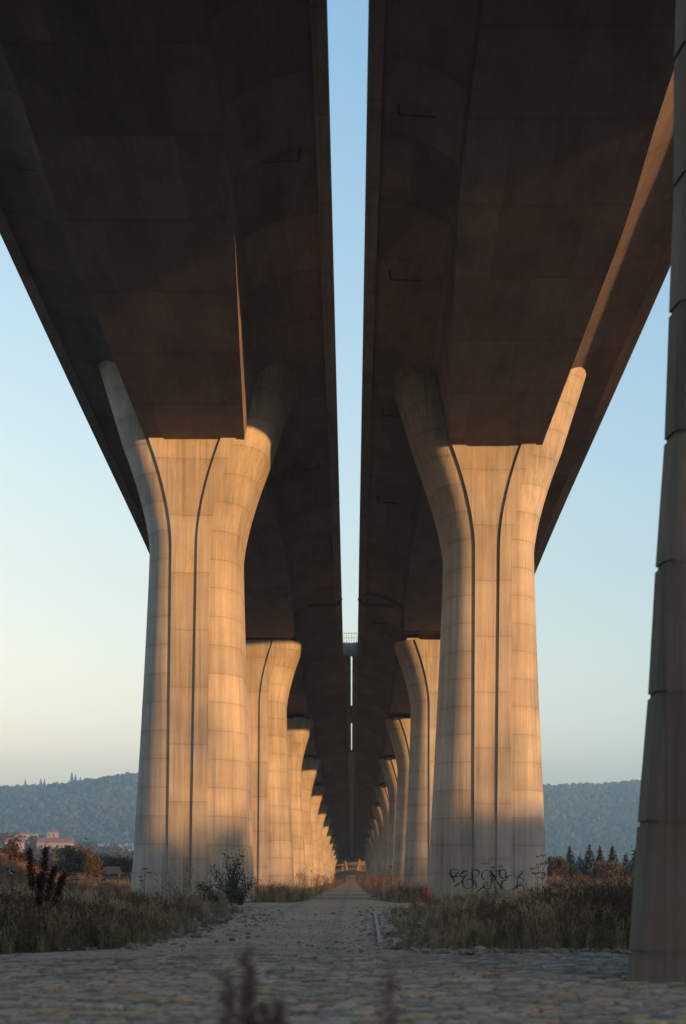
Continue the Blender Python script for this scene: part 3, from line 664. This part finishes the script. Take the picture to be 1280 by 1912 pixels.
# ------------------------------------------------------------------ magpie on a weed branch
def magpie(loc):
    t = empty('magpie', loc, rz=math.radians(8), label='black and white magpie perched low among the weeds at the far left', cat='bird')
    # body looking left (-x), tail to the right
    path = [(-.135, .095, .004), (-.125, .098, .010), (-.105, .105, .028), (-.085, .108, .033), (-.06, .085, .036), (-.03, .05, .048), (.01, .02, .055), (.05, .0, .048), (.085, -.005, .034), (.12, .0, .020), (.18, .008, .018), (.25, .014, .02), (.31, .018, .014), (.325, .02, .004)]
    m = MB(); n = 14; vs = []; cs = []
    for j, (x, z, r_) in enumerate(path):
        sy = 1.0 if j < 9 else 1.1; sz = 1.0 if j < 9 else .35
        for k in range(n):
            a = 2*math.pi*k/n; vs.append((x, math.cos(a)*r_*sy*.9, z+math.sin(a)*r_*sz))
            white = (j in (5, 6, 7) and math.sin(a) < -.1) or (j in (5, 6) and abs(math.cos(a)) > .75 and math.sin(a) < .45)
            cs.append((.75, .75, .75) if white else (.012, .014, .022))
    m.v = [tuple(v) for v in vs]; m.c = cs; m.f = [(i*n+k, i*n+(k+1) % n, (i+1)*n+(k+1) % n, (i+1)*n+k) for i in range(len(path)-1) for k in range(n)]+[tuple(range(n))[::-1], tuple((len(path)-1)*n+k for k in range(n))]
    m.build('body', M['feather'], t, True)
    b = MB(); b.tube([(-.134, 0, .097), (-.155, 0, .094), (-.172, 0, .088)], [.009, .007, .001], 6, col=(.01, .01, .01)); b.build('beak', M['feather'], t)
    for s in (-1, 1):
        b = MB(); w = [(-.03, s*.05, .075), (-.02, s*.058, .03), (.05, s*.052, .0), (.14, s*.03, .008), (.13, s*.03, .03), (.04, s*.05, .05)]
        b.add(w+[(x, y*.85, z) for x, y, z in w], [(0,1,2,3,4,5), (11,10,9,8,7,6)]+[(i, (i+1) % 6, 6+(i+1) % 6, 6+i) for i in range(6)], (.012, .016, .03)); b.build('wing', M['feather'], t)
        b = MB(); b.tube([(.01, s*.02, -.02), (.0, s*.02, -.06), (.005, s*.02, -.09)], .005, 5, col=(.01, .01, .01)); b.tube([(-.03, s*.02, -.09), (.025, s*.02, -.092)], .005, 5, col=(.01, .01, .01)); b.build('leg', M['feather'], t)
        b = MB(); b.tube([(-.11, s*.022, .112), (-.11, s*.03, .112)], .005, 6, col=(.02, .02, .02)); b.build('eye', M['feather'], t)
q = at(20, 1629, 42)
magpie((q.x, 42, q.z))
m = MB(); m.tube([(0, 0, -q.z), (.05, 0, -.5), (0, 0, -.09), (-.02, 0, .05)], [.03, .022, .014, .006], 6); m.tube([(-.35, 0, -.16), (0, 0, -.097), (.3, 0, -.06)], .012, 6)
m.build('dead_branch', M['bark'], loc=(q.x, 42, q.z), label='bare forked branch the magpie is perched on', cat='branch')
# ------------------------------------------------------------------ trees
def broadleaf(loc, h, w, seed, label, c1, c2, group=None, n=2600, ls=.32):
    r = np.random.default_rng(seed); t = empty('broadleaf_tree', loc, label=label, cat='tree', group=group); m = MB()
    m.tube([(0, 0, -.3), (r.normal()*.1, 0, h*.3), (r.normal()*.2, 0, h*.62)], [h*.03, h*.022, h*.008], 7)
    cl = []
    for i in range(11):
        a = r.uniform(0, 6.28); z0 = r.uniform(.2, .5)*h; e = (math.cos(a)*w*r.uniform(.3, .8), math.sin(a)*w*r.uniform(.3, .8), h*r.uniform(.4, .9)*(1)); m.tube([(0, 0, z0), (e[0]*.5, e[1]*.5, (z0+e[2])*.52), e], [h*.012, h*.008, h*.003], 5); cl.append(e)
    m.build('trunk', M['bark'], t)
    cl += [(r.normal()*w*.38, r.normal()*w*.38, h*r.uniform(.35, .92)) for _ in range(12)]; cl = np.array(cl)
    k = r.integers(0, len(cl), n); P = cl[k]+r.normal(size=(n, 3))*np.array([w*.2, w*.2, h*.075]); P[:, 2] = np.clip(P[:, 2], h*.12, h)
    d1_ = r.normal(size=(n, 3)); d1_ /= np.linalg.norm(d1_, axis=1)[:, None]; d2_ = np.cross(d1_, r.normal(size=(n, 3))); d2_ /= np.linalg.norm(d2_, axis=1)[:, None]; s_ = ls*r.uniform(.5, 1.1, (n, 1))
    V = np.stack([P-d1_*s_, P+d2_*s_*.6, P+d1_*s_, P-d2_*s_*.6], 1).reshape(-1, 3); f_ = ((k*37 % 10)/10)[:, None]*.7+r.uniform(0, .3, (n, 1)); K = np.repeat(np.array(c1)*(1-f_)+np.array(c2)*f_, 4, 0)
    npmesh('crown', V, np.arange(n*4).reshape(-1, 4), M['leaf'], t, col=K); return t
def spruce(loc, h, w, seed, label, c1, group=None, n=1800, name='spruce_tree'):
    r = np.random.default_rng(seed); t = empty(name, loc, label=label, cat='tree', group=group); m = MB(); m.tube([(0, 0, -.3), (0, 0, h*.97)], [h*.022, h*.004], 6); m.build('trunk', M['bark'], t)
    z = 1-np.sqrt(r.uniform(0, 1, n)); z = .06+.94*z; tier = np.floor(z*16)/16; a = np.floor(r.uniform(0, 9, n))*.7+tier*11+r.normal(0, .16, n)
    rad = w*(1-z)**.85*(.35+.65*r.uniform(0, 1, n)**.5)*(1+.25*np.sin(a*3+tier*40)); P = np.stack([np.cos(a)*rad, np.sin(a)*rad, (z)*h-rad*.25], -1)
    o_ = np.stack([np.cos(a), np.sin(a), -.35+0*a], -1)+r.normal(0, .25, (n, 3)); sd_ = np.cross(o_, [0, 0, 1.]); sd_ /= np.linalg.norm(sd_, axis=1)[:, None]; s_ = h*.045*r.uniform(.6, 1.3, (n, 1))
    V = np.stack([P-o_*s_, P+sd_*s_*.45, P+o_*s_, P-sd_*s_*.45], 1).reshape(-1, 3); V[:, 2] = np.minimum(V[:, 2], h)
    K = np.repeat(np.array(c1)*r.uniform(.6, 1.4, (n, 1)), 4, 0); npmesh('crown', V, np.arange(n*4).reshape(-1, 4), M['leaf'], t, col=K); return t
gR = 'dark spruces beyond the weeds on the right'
for i, (px, top, D, w, lb) in enumerate([(1063, 1577, 210, 1.9, 'leftmost dark spruce, right of the graffiti pier'), (1100, 1574, 205, 2.1, 'broad dark spruce second from the left of the right hand group'), (1119, 1577, 215, 1.6, 'slim dark spruce in the middle of the right hand group'),
        (1143, 1575, 208, 1.9, 'dark spruce with a pointed top right of the middle of the group'), (1168, 1590, 214, 2.0, 'low dark spruce beside the foreground pier'), (1082, 1592, 222, 2.0, 'low spruce filling in behind the two leftmost spruces'), (1186, 1583, 235, 2.0, 'dark spruce half hidden by the foreground pier')]):
    q = at(px, top, D); spruce((q.x, D, 0), q.z, w, 200+i, lb, (.022, .035, .024), gR)
for i, (px, top, D, w, lb) in enumerate([(1036, 1600, 190, 1.7, 'small brown leaved tree at the right edge of the graffiti pier'), (1130, 1608, 200, 3.2, 'low olive bush at the feet of the spruces'), (1200, 1570, 240, 2.2, 'yellowish tree behind the foreground pier')]):
    q = at(px, top, D); broadleaf((q.x, D, 0), q.z, w, 220+i, lb, (.05, .05, .025), (.12, .09, .04), None, 1800, .22)
gL = 'autumn trees beyond the left weeds'
for i, (px, top, D, w, lb, c1, c2) in enumerate([(140, 1580, 165, 2.0, 'round olive brown tree left of the nearest left pier', (.06, .055, .025), (.12, .08, .035)), (170, 1587, 170, 2.1, 'rusty brown tree touching the round olive one', (.065, .05, .033), (.10, .072, .043)),
        (205, 1598, 180, 2.0, 'dark green tree just left of the nearest left pier', (.04, .05, .022), (.09, .07, .03)), (232, 1602, 178, 1.8, 'small brown tree against the edge of the nearest left pier', (.05, .05, .022), (.12, .07, .03)), (118, 1608, 172, 1.7, 'low dark bush at the left end of the tree group', (.035, .04, .025), (.06, .05, .03)),
        (85, 1603, 230, 2.6, 'low dark thicket behind the dock plant', (.04, .045, .03), (.07, .06, .035)), (10, 1585, 100, 1.6, 'bare reddish bush on the earth bank at the far left', (.06, .045, .036), (.085, .06, .045)), (30, 1560, 130, 1.0, 'thin bare tree behind the earth bank', (.06, .04, .035), (.08, .05, .04))]):
    q = at(px, top, D); g0 = float(gz(q.x, D)); broadleaf((q.x, D, g0), q.z-g0, w, 240+i, lb, c1, c2, gL, 2200 if i < 6 else 500, .2)
for i, (px, top, D, lb) in enumerate([(604, 1600, 620, 'dark tree beyond the end of the left pier row'), (640, 1604, 640, 'dark tree behind the mound at the end of the track'), (676, 1602, 650, 'dark rounded tree behind the right side of the mound'), (708, 1600, 630, 'dark tree beyond the end of the right pier row')]):
    q = at(px, top, D); broadleaf((q.x, D, 0), q.z, 7.5, 260+i, lb, (.05, .035, .025), (.10, .06, .035), 'trees behind the far mound', 2200, .9)
# fence
t = empty('wire_fence', (-26, 118, 0), label='low dark post and wire fence in front of the trees at the left', cat='fence')
for k in range(10):
    m = MB(); m.tube([(k*1.7, 0, -.3), (k*1.7+.03, 0, 1.75)], .055, 6); m.build('post', M['wood'], t)
m = MB()
for z in (.5, .9, 1.3, 1.65): m.tube([(0, 0, z), (15.3, 0, z+.02)], .015, 4)
m.build('wire', M['wood'], t)
t = empty('field_shed', (at(206, 1640, 135).x, 135, 0), label='low shed with a rusty red roof between the left trees and the pier', cat='shed')
m = MB(); m.box((-.75, 0, 0), (.75, 2, 1.75)); m.build('wall', M['wood'], t)
m = MB(); m.add([(-.9, -.2, 1.65), (.9, -.2, 1.65), (.7, 1, 2.35), (-.7, 1, 2.35), (-.9, 2.2, 1.65), (.9, 2.2, 1.65)], [(0,1,2,3), (3,2,5,4), (0,3,4), (1,5,2), (0,4,5,1)]); m.build('roof', M['tile'], t)
# ------------------------------------------------------------------ far mound structures
t = empty('crossing_bridge', (0, 545, 5.0), label='small sunlit crossing bridge seen beyond the mound at the end of the track', cat='bridge')
z = at(0, 1606, 545).z-5; m = MB(); m.box((-9, 0, z-2.0), (9, 6, z)); m.build('deck', M['far_concrete'], t)
for x in (-7, -3.4, 3.4, 7):
    m = MB(); m.box((x-.35, 2, -5.5), (x+.35, 3, z-2.0)); m.build('pillar', M['far_concrete'], t)
m = MB(); m.box((-9, .05, z), (9, .15, z+.9)); m.build('parapet', M['far_concrete'], t)
t = empty('splayed_pier', (0, 520, 5.5), label='pale pier with two legs splayed in a V rising behind the mound', cat='bridge pier')
for s, xb, xt in ((-1, 649, 639.5), (1, 664, 674)):
    a = at(xb, 1634, 520); b = at(xt, 1588, 520); m = MB(); m.tube([(a.x, 0, a.z-9), (a.x, 0, a.z-5.5), (b.x, 0, b.z-5.5)], [.75, .7, .35], 8); m.build('leg', M['far_concrete'], t)
m = MB(); a = at(656, 1612, 520); m.box((-2.2, -.3, a.z-6.3), (1.9, .3, a.z-5.5)); m.build('crossbar', M['dark_concrete'], t)
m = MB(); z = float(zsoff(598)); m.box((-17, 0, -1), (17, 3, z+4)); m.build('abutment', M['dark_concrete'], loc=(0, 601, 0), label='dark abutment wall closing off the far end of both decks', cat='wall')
# ------------------------------------------------------------------ hills, forest, village
def hz(x, y):
    y0 = 1500+60*np.sin(x*.004)
    ridge = np.interp(x, [-1600, -900, -620, -500, -380, -200, 0, 200, 335, 430, 520, 700, 1600], [120, 150, 158, 160, 178, 182, 170, 160, 160, 164, 172, 178, 150])
    ridge = ridge-5
    s = np.clip((y-y0)/1000, 0, 1); s = s*s*(3-2*s)
    return ridge*s*(1+.10*(fbm(x*.003, y*.003, 71)-.5))+(20*(fbm(x*.0042, y*.003, 72)-.5)+10*(fbm(x*.012, y*.012, 74)-.5))*s*(1-.75*np.clip((y-2250)/200, 0, 1))
hx = np.linspace(-2600, 2600, 130); hy = np.linspace(1380, 2900, 60); X, Y = np.meshgrid(hx, hy); Z = hz(X, Y)-6*(Y < 1460)-.5
npmesh('hills', np.stack([X, Y, Z], -1).reshape(-1, 3), gridq(len(hx), len(hy)), M['hill'], smooth=True, kind='structure')
n = 85000; y = RNG.uniform(1560, 2750, n); x = RNG.uniform(-.30, .30, n)*y; P = np.stack([x, y, hz(x, y)], -1); keep = P[:, 2] > 6; P = P[keep]
s = np.clip(1.5+RNG.exponential(1.1, len(P)), 0, 4.6); P[:, 2] += s*RNG.uniform(0, 1.2, len(P)); mixn = fbm(P[:, 0]*.006, P[:, 1]*.004, 73)[:, None]
K = np.where(mixn+RNG.uniform(-.25, .25, (len(P), 1)) > .52, np.array([[.075, .062, .040]]), np.array([[.045, .052, .03]]))*RNG.uniform(.6, 1.5, (len(P), 1))
V, Q, K = scatter(bt, P, np.stack([s, s, s*1.15], -1), RNG.uniform(0, 6.28, len(P)), K); npmesh('hillside_forest', V, Q, M['canopy'], col=K, label='far autumn forest covering the hazy hills', cat='forest', kind='stuff')
for i, (px, hgt, lb) in enumerate([(47, 17, 'leftmost conifer standing up from the left ridge'), (76, 19, 'left one of a close pair of conifers on the left ridge'), (83, 18, 'right one of a close pair of conifers on the left ridge'), (107, 13, 'small lone conifer on the left ridge'), (134, 26, 'tallest conifer on the left ridge'), (141, 22, 'conifer touching the tallest one on the left ridge'), (150, 16, 'shorter conifer right of the tallest on the left ridge'), (66, 12, 'small conifer left of the ridge pair')]):
    D = 2440; q = at(px, 1500, D); g0 = float(hz(q.x, D)); spruce((q.x, D, g0), hgt+3, 5.5, 300+i, lb, (.03, .04, .028), 'conifers on the left ridge', 1100, 'ridge_conifer')
# pale field below the left hill
m = MB(); a = at(120, 1560, 1350); fx = np.linspace(-420, -150, 12); fy = np.linspace(1150, 1560, 8); X, Y = np.meshgrid(fx, fy); Z = 1+(Y-1150)/410*38+3*(fbm(X*.01, Y*.01, 5)-.5)
npmesh('stubble_field', np.stack([X, Y, Z], -1).reshape(-1, 3), gridq(12, 8), M['field'], smooth=True, kind='structure')
def house(px, py, wpx, hpx, D, label, roof=True, pl='plaster', rz=.0):
    q = at(px, py, D); w = wpx/F*D; h = hpx/F*D; g0 = 0
    t = empty('village_house', (q.x, D, 0), rz, label=label, cat='house', group='village houses below the left hill'); d = 9
    m = MB(); m.box((-w/2, 0, -1), (w/2, d, q.z)); m.build('wall', M[pl], t)
    rh = h*.55; m = MB(); m.add([(-w/2-.4, -.5, q.z-.1), (w/2+.4, -.5, q.z-.1), (w/2+.4, d+.5, q.z-.1), (-w/2-.4, d+.5, q.z-.1), (-w/2, d/2, q.z+rh), (w/2, d/2, q.z+rh)], [(0,1,5,4), (2,3,4,5), (0,4,3), (1,2,5), (0,3,2,1)]); m.build('roof', M['tile'], t)
    nw = max(2, int(w/3))
    for k in range(nw):
        for lv in range(max(1, int(h/3))):
            x = -w/2+w*(k+.5)/nw; z = q.z-1.9-lv*3; m = MB(); m.box((x-.5, -.03, z-.6), (x+.5, .1, z+.7)); m.build('window', M['glassd'], t)
house(22, 1571, 26, 14, 520, 'pinkish house at the far left above the earth bank')
house(100, 1572, 62, 16, 640, 'long pale building above the left trees')
house(96, 1553, 16, 8, 900, 'small house with a gable above the long pale building')
house(40, 1556, 22, 7, 950, 'low whitish house on the left below the wooded hill')
house(120, 1588, 22, 10, 560, 'low house in front of the right end of the long pale building')
house(62, 1556, 8, 6, 930, 'tiny pink house between the whitish house and the gabled one')
for i, (px, top, D) in enumerate([(52, 1562, 700), (70, 1580, 500), (100, 1590, 480), (150, 1578, 760), (180, 1572, 900), (215, 1574, 940), (240, 1590, 600), (15, 1556, 760), (125, 1566, 720), (195, 1590, 560)]):
    q = at(px, top, D); broadleaf((q.x, D, 0), q.z, 8+(i % 3)*2, 400+i, ['leafy tree left of the long pale building', 'leafy tree below the long pale building', 'leafy tree in front of the low house', 'tree right of the long pale building', 'tree on the near edge of the pale field', 'tree at the right of the pale field', 'tree beside the edge of the nearest left pier, far off', 'tree behind the pinkish house', 'tree behind the right end of the long building', 'tree between field and pier in the middle distance'][i], (.05, .055, .03), (.12, .08, .04), 'village trees', 900, 1.4)
# unseen wood added behind the viewpoint to block sun from paving and pier feet
T2 = Vector((math.sin(AZ), -math.cos(AZ), 0)); AX = Vector((math.cos(AZ), math.sin(AZ), 0)); B0 = Vector((6, 16, 0))+T2*70
n = 38000; s_ = RNG.uniform(-75, 150, n); z = 27*RNG.uniform(0, 1, n)**.95; top = np.interp(s_, [-75, 8, 22, 150], [16.5, 16.5, 12.3, 13])+7.5*fbm(s_*.09, s_*0, 91)*1.5+RNG.normal(0, 1, n)*np.interp(s_, [8, 22], [1.6, 4.2]); ok = z < top; s_, z = s_[ok], z[ok]; n = len(z); dd = RNG.uniform(-5, 5, n)  # top height shaped to set how far the shade climbs each pier
P = np.stack([B0.x+AX.x*s_+T2.x*dd, B0.y+AX.y*s_+T2.y*dd, z], -1); a_ = RNG.normal(size=(n, 3)); a_ /= np.linalg.norm(a_, axis=1)[:, None]; b_ = np.cross(a_, RNG.normal(size=(n, 3))); b_ /= np.linalg.norm(b_, axis=1)[:, None]; q_ = RNG.uniform(.45, 1.0, (n, 1))
big = (z < 16.5) & (RNG.uniform(0, 1, n) < .45); q_[big] *= 2.3; q_[~big] *= .75
V = np.stack([P-a_*q_, P+b_*q_*.7, P+a_*q_, P-b_*q_*.7], 1).reshape(-1, 3)
npmesh('unseen_shade_wood', V, np.arange(n*4).reshape(-1, 4), M['leaf'], col=np.full((n*4, 3), .05), label='unseen wood added behind the viewpoint to shade the stone paving', cat='wood', kind='stuff')
# ------------------------------------------------------------------ haze
hm = bpy.data.materials.new('haze_air'); hm.use_nodes = True; ht = hm.node_tree; ht.nodes.remove(ht.nodes['Principled BSDF'])
pv = ht.nodes.new('ShaderNodeVolumePrincipled'); pv.inputs['Color'].default_value = (.42, .76, 1, 1); pv.inputs['Density'].default_value = .00037; pv.inputs['Anisotropy'].default_value = .25
ht.links.new(pv.outputs[0], ht.nodes['Material Output'].inputs['Volume'])
m = MB(); m.box((-3300, -450, -8), (3300, 2960, 228)); m.build('haze', hm, kind='stuff', label='pale blue air between the bridge and the hills', cat='haze')
